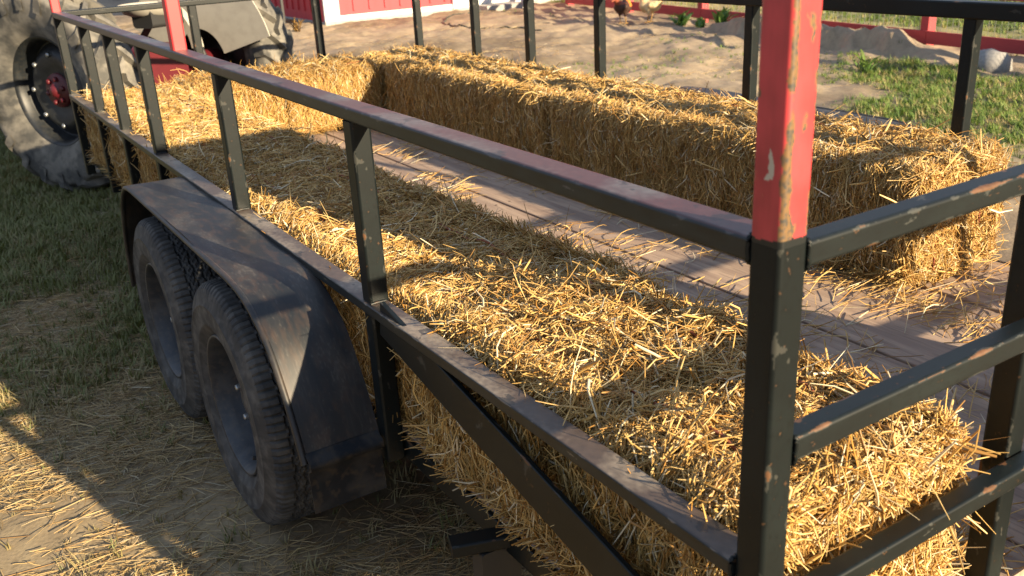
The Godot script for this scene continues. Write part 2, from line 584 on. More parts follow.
func bale(label: String, base: Vector3, length: float, width: float, height: float, turn: float, count: Array, brown: float, messy: float, sag := 0.0) -> void:
	var root := thing("straw_bale", label, "straw bale", base, turn, "straw bale seats on the trailer")
	var sd := rng.randf() * 10.0
	var half := Vector3(width, height, length) * 0.5
	var mid := Vector3(0, half.y, 0)
	# compressed body
	var b := Build.new()
	for ax in 3:
		for s in [-1.0, 1.0]:
			var bb := (ax + 1) % 3
			var cc := (ax + 2) % 3
			var nb := int(half[bb] / 0.018)
			var nc := int(half[cc] / 0.018)
			var first := b.v.size()
			for i in nb + 1:
				for j in nc + 1:
					var p := Vector3.ZERO
					p[ax] = s * half[ax]
					p[bb] = lerpf(-half[bb], half[bb], float(i) / nb)
					p[cc] = lerpf(-half[cc], half[cc], float(j) / nc)
					var q := bale_point(p, half, 0.05, sd, sag)
					b.vert(mid + q[0] - q[1] * 0.016, q[1])
			for i in nb:
				for j in nc:
					var k := first + i * (nc + 1) + j
					b.quad(k, k + 1, k + nc + 2, k + nc + 1)
	part(root, "compressed_straw", b.commit(), mat.straw_core, root.transform)
	# strings along the length
	for tx in [-0.115, 0.115]:
		var pts := []
		for i in 25:
			pts.append(Vector3(tx, half.y, lerpf(-half.z, half.z, i / 24.0)))
		var loop := []
		for p in [Vector3(tx, -half.y + 0.05, -half.z)]:
			loop.append(p)
		loop.append_array(pts)
		loop.append(Vector3(tx, -half.y + 0.05, half.z))
		var path := []
		for p in loop:
			var q := bale_point(p, half, 0.05, sd, sag)
			path.append(mid + q[0] + q[1] * 0.015)
		part(root, "twine", rod(path, 0.0031), mat.twine, root.transform)
	# straws on every face that shows: -x, +x, top, -z, +z
	var xs := [[], [], []]
	var cs := [[], [], []]
	for face in 5:
		for i in int(count[face] * 1.9):
			var p := on_box(half, face)
			var q := bale_point(p, half, 0.05, sd, sag)
			var n: Vector3 = q[1]
			var t := n.cross(Vector3(0, 0, 1))
			var spread := 0.38
			if t.length() < 0.45:
				t = n.cross(Vector3(1, 0, 0))
				spread = 0.75
			t = t.normalized()
			if face == 2:
				spread = lerpf(spread, 1.2, messy)
			var stray := rng.randf()
			var lift := rng.randfn(0.02, 0.07 + 0.08 * messy) * (1.0 if face == 2 or face == 4 else 0.6)
			var length_now := 0.022 + 0.115 * pow(rng.randf(), 1.5)
			var rad := 0.0009 + 0.0017 * pow(rng.randf(), 1.8)
			var depth := rng.randf_range(-0.016, 0.004 + 0.008 * messy) - (0.0 if face == 2 else 0.004)
			if rng.randf() < 0.12:
				length_now = rng.randf_range(0.012, 0.035)
				rad = rng.randf_range(0.0018, 0.0042)
			if stray < 0.022 + 0.018 * messy:
				lift = rng.randf_range(0.15, 0.6 if face == 0 else 0.8)
				length_now = rng.randf_range(0.05, 0.16)
				spread = 1.5
				depth = 0.0
			t = t.rotated(n, rng.randfn(0.0, spread))
			if rng.randf() < 0.5:
				t = -t
			var dir := (t + n * lift).normalized()
			var k := stalk()
			var pos: Vector3 = mid + q[0] + n * depth + dir * (length_now * 0.35 * absf(lift))
			if pos.y < 0.006:
				continue
			if pos.y + dir.y * length_now * 0.5 < 0.004 or pos.y - dir.y * length_now * 0.5 < 0.004:
				dir.y = 0.0
				dir = dir.normalized() if dir.length() > 0.1 else Vector3(1, 0, 0)
			xs[k].append(strand(pos, dir, n if absf(dir.dot(n)) < 0.95 else Vector3(0.3, 0.5, 0.8), length_now, rad))
			cs[k].append(straw_color(brown))
	for k in 3:
		if xs[k].size():
			scatter(root, "straw", straw_mesh(k), mat.straw, xs[k], cs[k])

# ---------------------------------------------------------------- the ground
func dry(x: float, z: float) -> float:
	return noise_a.get_noise_2d(x * 9.0 + 400.0, z * 9.0)

func fence_x(z: float) -> float:
	return 8.82 + 0.135 * (-z - 4.0)

func ground_y(x: float, z: float) -> float:
	var y := 0.020 * noise_a.get_noise_2d(x * 40.0, z * 40.0) + 0.010 * noise_b.get_noise_2d(x * 110.0, z * 110.0)
	if x > 3.0 or z < -8.0:
		y += (0.055 * noise_b.get_noise_2d(x * 22.0 + 90.0, z * 45.0) + 0.03 * noise_a.get_noise_2d(x * 130.0, z * 170.0) + 0.012 * noise_b.get_noise_2d(x * 330.0, z * 330.0)) * clampf(maxf(x - 3.0, -8.0 - z) * 0.5, 0.0, 1.0)
	# bank of earth at the foot of the fence
	var d := x - fence_x(z) + 0.72 + 0.12 * noise_b.get_noise_2d(3.0, z * 70.0)
	var along := clampf(minf(z + 9.4, -5.3 - z) / 0.7, 0.0, 1.0)
	y += along * (0.21 + 0.06 * noise_a.get_noise_2d(x * 200.0, z * 160.0)) * smoothstep(-0.05, 0.05, d) * (1.0 - smoothstep(0.25, 0.62, d))
	return y - 0.012

func greenness(x: float, z: float) -> float:
	var g := 0.0
	if x > fence_x(z) + 0.2:
		return clampf(0.55 + 1.3 * noise_a.get_noise_2d(x * 12.0, z * 12.0), 0.0, 1.0)
	if x < 3.0:
		# grass on the near side, thinning out towards the camera
		g = clampf((-z - 2.7) / 1.2 + 1.2 * noise_a.get_noise_2d(x * 30.0, z * 30.0), 0.12 + 0.25 * clampf(noise_b.get_noise_2d(x * 50.0, z * 50.0) * 3.0, 0.0, 1.0), 1.0) * clampf((2.2 - x) * 0.7, 0.0, 1.0)
		g *= clampf((z + 11.0) / 3.0, 0.0, 1.0)
		return g
	# patches on the far side, by the bank
	var m := clampf((z + 0.63 * x + 1.5) / 0.9, 0.16, 1.0) * clampf((x - 4.0) * 0.9, 0.0, 1.0)
	g = m * clampf(0.75 + 2.0 * noise_a.get_noise_2d(x * 22.0 + 7.0, z * 26.0), 0.0, 1.0)
	if x > fence_x(z) - 1.05 and z < -5.0:
		g *= 0.1
	return g

func ground_color(x: float, z: float) -> Color:
	var earth := Color(0.17, 0.125, 0.078).lerp(Color(0.36, 0.275, 0.18), clampf(0.55 + 1.3 * dry(x, z) + 0.8 * noise_b.get_noise_2d(x * 45.0, z * 70.0), 0.0, 1.0))
	if x < 3.0 and z > -9.0:
		earth = Color(0.24, 0.185, 0.11).lerp(Color(0.33, 0.25, 0.15), clampf(0.5 + 1.2 * noise_a.get_noise_2d(x * 50.0, z * 50.0), 0.0, 1.0))
	var g := greenness(x, z)
	if x > fence_x(z) + 0.2:
		return Color(0.30, 0.25, 0.11).lerp(Color(0.14, 0.16, 0.05), g)
	return earth.lerp(Color(0.14, 0.125, 0.06), g * 0.85)

func lines(lo: float, hi: float, step: float, far_lo: float, far_hi: float) -> Array:
	var a := []
	var x := lo
	while x < hi:
		a.append(x)
		x += step
	var s := step
	x = a[0]
	while x > far_lo:
		s *= 1.35
		x -= s
		a.push_front(x)
	s = step
	x = a[a.size() - 1]
	while x < far_hi:
		s *= 1.35
		x += s
		a.append(x)
	return a

func make_ground() -> void:
	var gx := lines(-3.0, 12.0, 0.09, -250.0, 250.0)
	var gz := lines(-20.0, 2.0, 0.09, -300.0, 200.0)
	var b := Build.new()
	var nz := gz.size()
	for x in gx:
		for z in gz:
			var c := ground_color(x, z)
			b.vert(Vector3(x, ground_y(x, z), z), Vector3.UP, Vector2.ZERO, c)
	for i in gx.size() - 1:
		for j in nz - 1:
			var k := i * nz + j
			b.idx.append_array([k, k + 1, k + nz, k + nz, k + 1, k + nz + 1])
	var m := b.commit_smooth(1.0)
	var o := part(self, "ground", m, mat.soil)
	o.set_meta("kind", "structure")

func tuft_mesh(kind: int) -> ArrayMesh:
	var b := Build.new()
	var r := RandomNumberGenerator.new()
	r.seed = 900 + kind
	for i in 6:
		var a := r.randf() * TAU
		var out := Vector3(cos(a), 0, sin(a))
		var side := Vector3(-out.z, 0, out.x)
		var lean := r.randf_range(0.15, 0.8)
		var h := r.randf_range(0.55, 1.0)
		var base := Vector3(r.randf_range(-0.25, 0.25), 0, r.randf_range(-0.25, 0.25))
		var tint := r.randf_range(0.8, 1.15)
		var col := Color(tint, tint, tint)
		var prev := []
		for k in 4:
			var t := k / 3.0
			var p := base + Vector3.UP * h * t * (1.0 - 0.25 * lean * t) + out * lean * h * t * t
			var wd := 0.045 * (1.0 - t * 0.92)
			var nn := (Vector3.UP * lean * t * 1.5 - out + Vector3.UP * 0.2).normalized()
			var now := [b.vert(p - side * wd, nn, Vector2.ZERO, col), b.vert(p + side * wd, nn, Vector2.ZERO, col)]
			if k:
				b.quad(prev[0], prev[1], now[1], now[0])
			prev = now
	return b.commit()

func make_growth() -> void:
	rng.seed = 77
	var tufts := [tuft_mesh(0), tuft_mesh(1), tuft_mesh(2)]
	var regions := [
		["grass_by_the_trailer", "short shaded grass beside the near side of the trailer", Rect2(-2.0, -12.0, 3.4, 11.6), 44000, 0.035, 0.085],
		["grass_by_the_bank", "patchy green grass between the trailer and the red fence", Rect2(4.3, -9.0, 4.6, 7.5), 26000, 0.03, 0.085],
		["pasture_grass", "thin sunlit pasture grass behind the red fence", Rect2(8.9, -16.0, 9.0, 14.0), 26000, 0.04, 0.12],
	]
	for g in regions:
		var root := Node3D.new()
		root.name = g[0]
		add_child(root)
		root.set_meta("label", g[1])
		root.set_meta("category", "grass")
		root.set_meta("kind", "stuff")
		var xs := [[], [], []]
		var cs := [[], [], []]
		var area: Rect2 = g[2]
		for i in g[3]:
			var x := rng.randf_range(area.position.x, area.end.x)
			var z := rng.randf_range(area.position.y, area.end.y)
			var gr := greenness(x, z)
			if rng.randf() > gr * 1.1 - 0.05:
				continue
			var s := rng.randf_range(g[4], g[5]) * (0.6 + 0.5 * gr)
			var k := rng.randi() % 3
			xs[k].append(Transform3D(Basis(Vector3.UP, rng.randf() * TAU).scaled(Vector3(s * 1.3, s, s * 1.3)), Vector3(x, ground_y(x, z) - 0.004, z)))
			var c := Color(0.075, 0.155, 0.02).lerp(Color(0.17, 0.22, 0.04), rng.randf())
			if rng.randf() < 0.2:
				c = Color(0.34, 0.28, 0.12)
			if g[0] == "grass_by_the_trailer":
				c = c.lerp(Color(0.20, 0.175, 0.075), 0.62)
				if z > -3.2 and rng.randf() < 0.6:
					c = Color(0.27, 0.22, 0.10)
			cs[k].append(c)
		for k in 3:
			scatter(root, "grass", tufts[k], mat.grass, xs[k], cs[k])
	# straw dropped on the ground
	var spills := [
		["straw_on_the_ground", "loose straw strewn over the bare ground beside the trailer wheels", Rect2(-1.7, -6.2, 3.0, 5.9), 72000],
		["straw_in_the_yard", "scattered straw on the dirt yard beyond the trailer", Rect2(2.6, -15.0, 6.3, 13.0), 16000],
	]
	for g in spills:
		var root := Node3D.new()
		root.name = g[0]
		add_child(root)
		root.set_meta("label", g[1])
		root.set_meta("category", "straw")
		root.set_meta("kind", "stuff")
		var xs := [[], [], []]
		var cs := [[], [], []]
		var area: Rect2 = g[2]
		for i in g[3]:
			var x := rng.randf_range(area.position.x, area.end.x)
			var z := rng.randf_range(area.position.y, area.end.y)
			var patch := 0.5 + 1.6 * noise_b.get_noise_2d(x * 18.0, z * 18.0)
			if g[3] > 5000:
				patch += 0.35 - clampf((-z - 3.4) * 0.3, 0.0, 0.7)
			if rng.randf() > patch:
				continue
			var a := rng.randfn(0.25, 0.6)
			if rng.randf() < 0.42:
				a = rng.randf() * TAU
			var dir := Vector3(cos(a), rng.randfn(0.0, 0.05), sin(a)).normalized()
			var k := 0 if rng.randf() < 0.6 else stalk()
			var lift := rng.randf_range(0.002, 0.014)
			xs[k].append(strand(Vector3(x, ground_y(x, z) + lift, z), dir, Vector3.UP, 0.02 + 0.15 * pow(rng.randf(), 1.6), rng.randf_range(0.0008, 0.0019)))
			cs[k].append(straw_color(0.35).lerp(Color(0.36, 0.30, 0.18) if rng.randf() < 0.7 else Color(0.12, 0.09, 0.05), 0.5))
		for k in 3:
			scatter(root, "straw", straw_mesh(k), mat.straw, xs[k], cs[k])

# ---------------------------------------------------------------- the trailer
const TUBE := 0.046
const RAIL_TOP := 1.24
const MID_TOP := 0.806
const DECK := 0.45
const WIDE := 2.2

func tyre_profile() -> Array:
	var p := [[0.195, -0.072], [0.212, -0.088], [0.232, -0.097], [0.236, -0.102], [0.241, -0.100], [0.27, -0.103], [0.288, -0.102], [0.291, -0.105], [0.296, -0.104], [0.300, -0.100], [0.322, -0.094], [0.338, -0.088], [0.347, -0.080]]
	for i in 29:
		var x := lerpf(-0.074, 0.074, i / 28.0)
		p.append([0.357 - 0.006 * pow(absf(x) / 0.074, 2.5), x])
	for i in 13:
		var q = p[12 - i]
		p.append([q[0], -q[1]])
	return p

func tread(s: int, _ang: float, x: float, r: float) -> float:
	if r < 0.33:
		# raised ring and lettering band stay plain on the sidewall
		return 0.0
	var d := 0.0
	var zig := 0.003 * (1.0 if s % 10 < 5 else -1.0)
	for g in [-0.040, -0.0135, 0.0135, 0.040]:
		if absf(x - g + zig) < 0.0036:
			d = 0.009
	var ax := absf(x)
	if ax > 0.046:
		if s % 4 < 1:
			d = maxf(d, 0.0055)
	elif (s + int(x * 260.0) + 400) % 4 < 1:
		d = maxf(d, 0.004)
	return d

func rim_mesh() -> ArrayMesh:
	var p := [[0.205, -0.082], [0.203, -0.090], [0.196, -0.088], [0.188, -0.070], [0.180, -0.045], [0.176, -0.010], [0.168, -0.002], [0.150, -0.012], [0.118, -0.026], [0.098, -0.034], [0.085, -0.030], [0.062, -0.030], [0.042, -0.032], [0.038, -0.046], [0.032, -0.050], [0.0005, -0.051]]
	var b := []
	for q in p:
		b.append(q)
	b.reverse()
	return lathe(b, 60, null, func(s, k): return k == 7 and s % 10 in [2, 3, 4, 5])

func wheel(parent: Node3D, x: float, z: float, side: float) -> void:
	var root := Node3D.new()
	root.name = "wheel"
	parent.add_child(root, true)
	var basis := Basis() if side < 0 else Basis(Vector3.UP, PI)
	root.global_transform = Transform3D(basis, Vector3(x, 0.358, z))
	if not mesh_store.has("tyre"):
		mesh_store.tyre = lathe(tyre_profile(), 400, tread, null, 11, 43)
		mesh_store.rim = rim_mesh()
		mesh_store.nut = lathe([[0.0005, -0.012], [0.008, -0.012], [0.010, -0.008], [0.010, 0.006]], 6)
	var turn := Transform3D(Basis(Vector3.RIGHT, rng.randf() * 3.0), Vector3.ZERO)
	part(root, "tyre", mesh_store.tyre, mat.rubber, root.global_transform * turn)
	part(root, "rim", mesh_store.rim, mat.rim_steel, root.global_transform * turn)
	part(root, "valve_stem", rod([Vector3(-0.055, 0.172, 0.0), Vector3(-0.082, 0.160, 0.0)], 0.006, 6), mat.dark_iron, root.global_transform * turn)
	for k in 5:
		var a := TAU * k / 5
		part(root, "lug_nut", mesh_store.nut, mat.bright_steel, root.global_transform * turn * at(Vector3(-0.04, cos(a) * 0.074, sin(a) * 0.074)))

func fender(parent: Node3D, x0: float, x1: float) -> void:
	var outer := minf(x0, x1) if x0 < 1.0 else maxf(x0, x1)
	var path := []
	for q in [[-3.02, 0.34], [-2.985, 0.50], [-2.93, 0.62], [-2.86, 0.715], [-2.78, 0.775], [-2.70, 0.793], [-2.55, 0.796], [-2.13, 0.796], [-1.72, 0.796], [-1.55, 0.793], [-1.45, 0.777], [-1.37, 0.742], [-1.30, 0.685], [-1.225, 0.57], [-1.175, 0.46]]:
		path.append(Vector2(q[0], q[1]))
	var fine := []
	for i in path.size() - 1:
		var steps: int = maxi(1, int(path[i].distance_to(path[i + 1]) / 0.025))
		for s in steps:
			fine.append(path[i].cubic_interpolate(path[i + 1], path[maxi(i - 1, 0)], path[mini(i + 2, path.size() - 1)], float(s) / steps))
	fine.append(path[path.size() - 1])
	var top := part(parent, "fender", plate(fine, x0, x1, 0.004, 0.010), mat.fender_steel)
	# folded lip on the outer edge
	var lip := []
	for p in fine:
		lip.append(Vector3(outer, p.y - 0.008, p.x))
	part(top, "lip", rod(lip, 0.0085, 8), mat.fender_steel)
	# lower flap with its fold
	part(top, "flap", plate([Vector2(-1.180, 0.475), Vector2(-1.150, 0.462), Vector2(-1.146, 0.445), Vector2(-1.168, 0.43), Vector2(-1.165, 0.38), Vector2(-1.16, 0.325)], x0 + 0.004, x1 - 0.004, 0.004, 0.004), mat.dark_fender)

func rear_frame(trailer: Node3D, xa: float, xb: float) -> void:
	# three rails between a corner post and a gate post
	bar(trailer, "rear_rail", Vector3(xa, RAIL_TOP - 0.020, -0.017), Vector3(xb, RAIL_TOP - 0.020, -0.017), 0.034, 0.032, mat.worn_steel)
	bar(trailer, "rear_rail", Vector3(xa, 0.970, -0.017), Vector3(xb, 0.970, -0.017), 0.034, 0.036, mat.worn_steel)
	bar(trailer, "rear_rail", Vector3(xa, 0.718, -0.017), Vector3(xb, 0.718, -0.017), 0.034, 0.032, mat.black_steel)

func upright(trailer: Node3D, x: float, z: float, y0: float, y1: float, m: Material, w := TUBE) -> MeshInstance3D:
	# tube whose faces look along x and z
	return part(trailer, "post", tube_mesh(w, w, y1 - y0, 0.007), m, Transform3D(Basis(Vector3(1, 0, 0), Vector3(0, 0, -1), Vector3(0, 1, 0)), Vector3(x, (y0 + y1) * 0.5, z)))

func make_trailer() -> void:
	rng.seed = 5
	var t := thing("flatbed_trailer", "black steel flatbed trailer with plank deck, side rails and red upper posts", "trailer", Vector3(1.1, 0, -2.5))
	var h := TUBE * 0.5
	# deck boards, each with its own edges
	var x := 0.062
	var k := 0
	while x < 2.12:
		var wdt := minf(0.236, 2.138 - x)
		var dz := rng.randf_range(-0.004, 0.004)
		var o := bar(t, "deck_plank", Vector3(x + wdt * 0.5, DECK - 0.019 + dz, -5.03), Vector3(x + wdt * 0.5, DECK - 0.019 + dz, -0.045 + rng.randf_range(-0.01, 0.01)), wdt, 0.038, mat.deck_wood, Vector3.UP, 0.004)
		for s in 5:
			for e in [0.03, wdt - 0.03]:
				part(o, "nail", mesh_of("nail"), mat.rusty_iron, at(Vector3(x + e, DECK + dz + 0.0005, -0.6 - s * 1.02)))
		x += wdt + 0.007
		k += 1
	# frame below the deck
	for xx in [0.0535, WIDE - 0.0535]:
		bar(t, "side_channel", Vector3(xx, DECK - 0.028, -5.05), Vector3(xx, DECK - 0.028, -0.005), 0.012, 0.055, mat.black_steel, Vector3.UP, 0.003)
	for xx in [0.55, 1.65]:
		bar(t, "frame_beam", Vector3(xx, 0.355, -5.05), Vector3(xx, 0.355, -0.05), 0.06, 0.10, mat.black_steel)
	for z in [-0.04, -0.8, -1.4, -2.9, -3.6, -4.3, -5.04]:
		bar(t, "cross_member", Vector3(0.07, 0.372, z), Vector3(2.13, 0.372, z), 0.05, 0.06, mat.black_steel)
	for xx in [0.62, 1.58]:
		bar(t, "drawbar", Vector3(xx, 0.33, -5.0), Vector3(lerpf(xx, 1.0, 0.92), 0.36, -6.08), 0.06, 0.08, mat.black_steel)
	for z in [-1.748, -2.509]:
		bar(t, "axle", Vector3(0.0, 0.325, z), Vector3(2.2, 0.325, z), 0.05, 0.05, mat.dark_iron)
	# uprights along both sides
	for q in [1.142, 2.092, 3.09, 3.71, 4.29]:
		upright(t, h, -q - h, DECK - 0.05, RAIL_TOP - 0.031, mat.black_steel)
		upright(t, WIDE - h, -q - h, DECK - 0.05, RAIL_TOP - 0.031, mat.black_steel)
	for xx in [h, WIDE - h]:
		for z in [-h, -5.08 + h]:
			var o := upright(t, xx, z, DECK - 0.10, RAIL_TOP - 0.004, mat.black_steel)
			var up := upright(t, xx, z, RAIL_TOP - 0.004, 2.05, mat.chipped_red if xx < 1.0 and z > -1.0 else mat.red_paint, TUBE - 0.0005)
			up.set_meta("label", "chipped red upper post" if xx < 1.0 and z > -1.0 else "red upper post")
	# side rails
	for s in [0, 1]:
		var xx: float = 0.027 if s == 0 else WIDE - 0.027
		var rail_h: float = 0.031 if s == 0 else 0.054
		var rail_y: float = RAIL_TOP - 0.0155 if s == 0 else RAIL_TOP - 0.031 + 0.027
		bar(t, "top_rail", Vector3(xx, rail_y, -5.034), Vector3(xx, rail_y, -0.0465), 0.054, rail_h, mat.side_steel if s == 0 else mat.black_steel)
		if s == 0:
			bar(t, "middle_rail", Vector3(0.0215 - 0.004, MID_TOP - 0.0125, -5.034), Vector3(0.0215 - 0.004, MID_TOP - 0.0125, -0.0465), 0.050, 0.025, mat.middle_steel, Vector3.UP, 0.004)
		var red := part(t, "post", tube_mesh(TUBE, TUBE, 0.8, 0.007), mat.red_paint, Transform3D(Basis(Vector3(1, 0, 0), Vector3(0, 0, -1), Vector3(0, 1, 0)), Vector3(xx, RAIL_TOP + 0.4, -2.565)))
		red.set_meta("label", "red upper post on the side rail")
	# brace from the first side post down to the corner
	bar(t, "brace", Vector3(0.006, 0.786, -1.10), Vector3(0.006, 0.562, -0.047), 0.012, 0.086, mat.black_steel, Vector3.UP, 0.003)
	# rear frames either side of the rear opening
	rear_frame(t, TUBE, 0.649)
	rear_frame(t, WIDE - 0.635, WIDE - TUBE)
	upright(t, 0.626, -0.0575, DECK - 0.08, RAIL_TOP - 0.037, mat.black_steel)
	upright(t, WIDE - 0.612, -0.0575, DECK - 0.08, RAIL_TOP - 0.037, mat.worn_steel)
	# front frame
	for y in [RAIL_TOP - 0.016]:
		bar(t, "front_rail", Vector3(TUBE + 0.01, y, -5.057), Vector3(WIDE - TUBE - 0.01, y, -5.057), 0.045, 0.032, mat.black_steel)
	for xx in [0.735, 1.485]:
		upright(t, xx, -5.057, DECK, RAIL_TOP - 0.032, mat.black_steel)
	# weld beads where the near bars meet
	for q in [[TUBE, RAIL_TOP - 0.020, -0.017, 0.018, 0.017, 0], [TUBE, 0.970, -0.017, 0.020, 0.018, 0], [TUBE, 0.718, -0.017, 0.018, 0.017, 0], [0.027, RAIL_TOP - 0.0155, -TUBE, 0.0175, 0.026, 1], [0.0185, MID_TOP - 0.0125, -TUBE, 0.0145, 0.024, 1]]:
		var loop := []
		for e in 33:
			var a := TAU * e / 32.0
			var u: float = signf(cos(a)) * pow(absf(cos(a)), 0.35) * q[4]
			var v: float = signf(sin(a)) * pow(absf(sin(a)), 0.35) * q[3]
			var wob := 0.0012 * sin(e * 2.7)
			loop.append(Vector3(q[0] + 0.001 + wob, q[1] + v, q[2] + u) if q[5] == 0 else Vector3(q[0] + u, q[1] + v, q[2] - 0.001 + wob))
		part(t, "weld_bead", rod(loop, 0.0032, 6), mat.black_steel)
	for q in [1.142, 2.092, 3.09]:
		part(t, "weld_bead", rod([Vector3(-0.002, MID_TOP + 0.001, -q + 0.001), Vector3(0.018, MID_TOP + 0.002, -q + 0.002), Vector3(0.036, MID_TOP + 0.001, -q + 0.001)], 0.0034, 6), mat.worn_steel)
	# tall unseen board panel, added to cast the broad shade on the near bales
	var g := Node3D.new()
	g.name = "shade_panel"
	t.add_child(g, true)
	g.global_position = Vector3(1.1, DECK, 0.02)
	var gx := 0.71
	while gx < 1.52:
		bar(g, "board", Vector3(gx + 0.0725, 0.47, 0.018), Vector3(gx + 0.0725, 1.87, 0.018), 0.145, 0.024, mat.shade_panel_wood, Vector3(0, 0, 1), 0.003)
		gx += 0.149
	for y in [0.62, 1.70]:
		bar(g, "ledger", Vector3(0.715, y, 0.043), Vector3(1.53, y, 0.043), 0.024, 0.10, mat.shade_panel_wood, Vector3.UP, 0.003)
	# fenders, wheels
	fender(t, -0.19, -0.001)
	fender(t, WIDE + 0.001, WIDE + 0.19)
	for z in [-1.748, -2.509]:
		wheel(t, -0.108, z, -1.0)
		wheel(t, WIDE + 0.108, z, 1.0)
	# step bracket below the deck edge
	var st := bar(t, "step_bracket", Vector3(0.075, 0.425, -0.70), Vector3(-0.055, 0.425, -0.745), 0.045, 0.03, mat.black_steel)
	part(st, "hanger", tube_mesh(0.09, 0.16, 0.04, 0.008), mat.dark_iron, at(Vector3(0.035, 0.33, -0.72)))

func mesh_of(what: String) -> Mesh:
	if not mesh_store.has(what):
		if what == "nail":
			var b := Build.new()
			var k := [b.vert(Vector3(0, 0.0015, 0), Vector3.UP)]
			for s in 8:
				k.append(b.vert(Vector3(cos(TAU * s / 8) * 0.006, 0, sin(TAU * s / 8) * 0.006), Vector3.UP))
			for s in 8:
				b.tri(0, k[1 + s], k[1 + (s + 1) % 8])
			mesh_store[what] = b.commit()
	return mesh_store[what]

# ---------------------------------------------------------------- bales on the deck
func make_bales() -> void:
	rng.seed = 11
	var y := DECK + 0.002
	bale("rear straw bale of the near row, beside the red corner post", Vector3(0.295, y, -0.515), 0.90, 0.48, 0.365, 0.0, [5200, 4200, 9000, 600, 6500], 0.3, 0.85)
	bale("second straw bale from the rear in the near row, mostly shaded", Vector3(0.325, y, -1.43), 0.89, 0.55, 0.345, 0.015, [3600, 3600, 9500, 500, 1200], 0.3, 0.2, 0.02)
	bale("third straw bale from the rear in the near row, beside the fender", Vector3(0.315, y, -2.34), 0.90, 0.53, 0.35, -0.01, [2200, 2600, 7000, 400, 600], 0.3, 0.2, 0.01)
	bale("fourth straw bale from the rear in the near row", Vector3(0.30, y, -3.265), 0.90, 0.51, 0.36, 0.01, [2600, 2000, 5000, 400, 500], 0.3, 0.3)
	bale("front straw bale of the near row, nearest the big tractor tyre", Vector3(0.28, y, -4.33), 1.20, 0.48, 0.36, 0.0, [3400, 2000, 5600, 900, 500], 0.3, 0.4)
	# far row
	bale("rear straw bale of the far row, fraying at its open end", Vector3(1.90, y, -1.455), 1.0, 0.47, 0.38, 0.01, [5200, 1500, 6200, 500, 3200], 0.3, 0.5)
	bale("second straw bale from the rear in the far row", Vector3(1.91, y, -2.425), 0.91, 0.46, 0.38, -0.01, [4400, 1200, 5000, 400, 400], 0.3, 0.35)
	bale("third straw bale from the rear in the far row", Vector3(1.90, y, -3.345), 0.91, 0.47, 0.38, 0.0, [3600, 1000, 4200, 400, 400], 0.3, 0.35)
	bale("front straw bale of the far row, in the corner by the front rail", Vector3(1.91, y, -4.37), 1.12, 0.46, 0.385, 0.01, [3600, 1000, 4400, 400, 400], 0.3, 0.35)
	# front row, lying across
	bale("crosswise straw bale along the front rail, left of the dark gap", Vector3(0.79, y, -4.79), 0.53, 0.44, 0.37, PI / 2, [1200, 2200, 2600, 800, 800], 0.3, 0.3)
	bale("crosswise straw bale along the front rail, next to the far row", Vector3(1.365, y, -4.79), 0.60, 0.44, 0.37, PI / 2, [1200, 2600, 2800, 800, 800], 0.3, 0.3)
	# litter on the boards
	var root := Node3D.new()
	root.name = "straw_on_the_deck"
	add_child(root)
	root.set_meta("label", "loose straw littered over the deck planks between the bale rows")
	root.set_meta("category", "straw")
	root.set_meta("kind", "stuff")
	var xs := [[], [], []]
	var cs := [[], [], []]
	for i in 8600:
		var z := rng.randf_range(-4.5, -0.06)
		var xx := 0.57 + absf(rng.randfn(0.0, 0.13))
		var u := rng.randf()
		if u < 0.15:
			xx = 1.68 - absf(rng.randfn(0.0, 0.09))
		elif u < 0.40:
			xx = rng.randf_range(0.55, 1.65)
			if noise_b.get_noise_2d(xx * 60.0, z * 40.0) < 0.1:
				continue
		elif u < 0.5:
			xx = rng.randf_range(1.7, 2.1)
			z = rng.randf_range(-1.0, -0.6)
			if rng.randf() < 0.85:
				continue
		var a := rng.randfn(0.0, 0.7)
		var kk := 0 if rng.randf() < 0.5 else stalk()
		var dir := Vector3(cos(a), absf(rng.randfn(0.0, 0.12)), sin(a)).normalized()
		var len := rng.randf_range(0.04, 0.16)
		xs[kk].append(strand(Vector3(xx, DECK + 0.005 + rng.randf() * 0.012 * (2.0 if xx < 0.65 else 1.0) + absf(dir.y) * len * 0.5, z), dir, Vector3.UP, len, rng.randf_range(0.0011, 0.0022)))
		cs[kk].append(straw_color(0.3))
	for kk in 3:
		scatter(root, "straw", straw_mesh(kk), mat.straw, xs[kk], cs[kk])

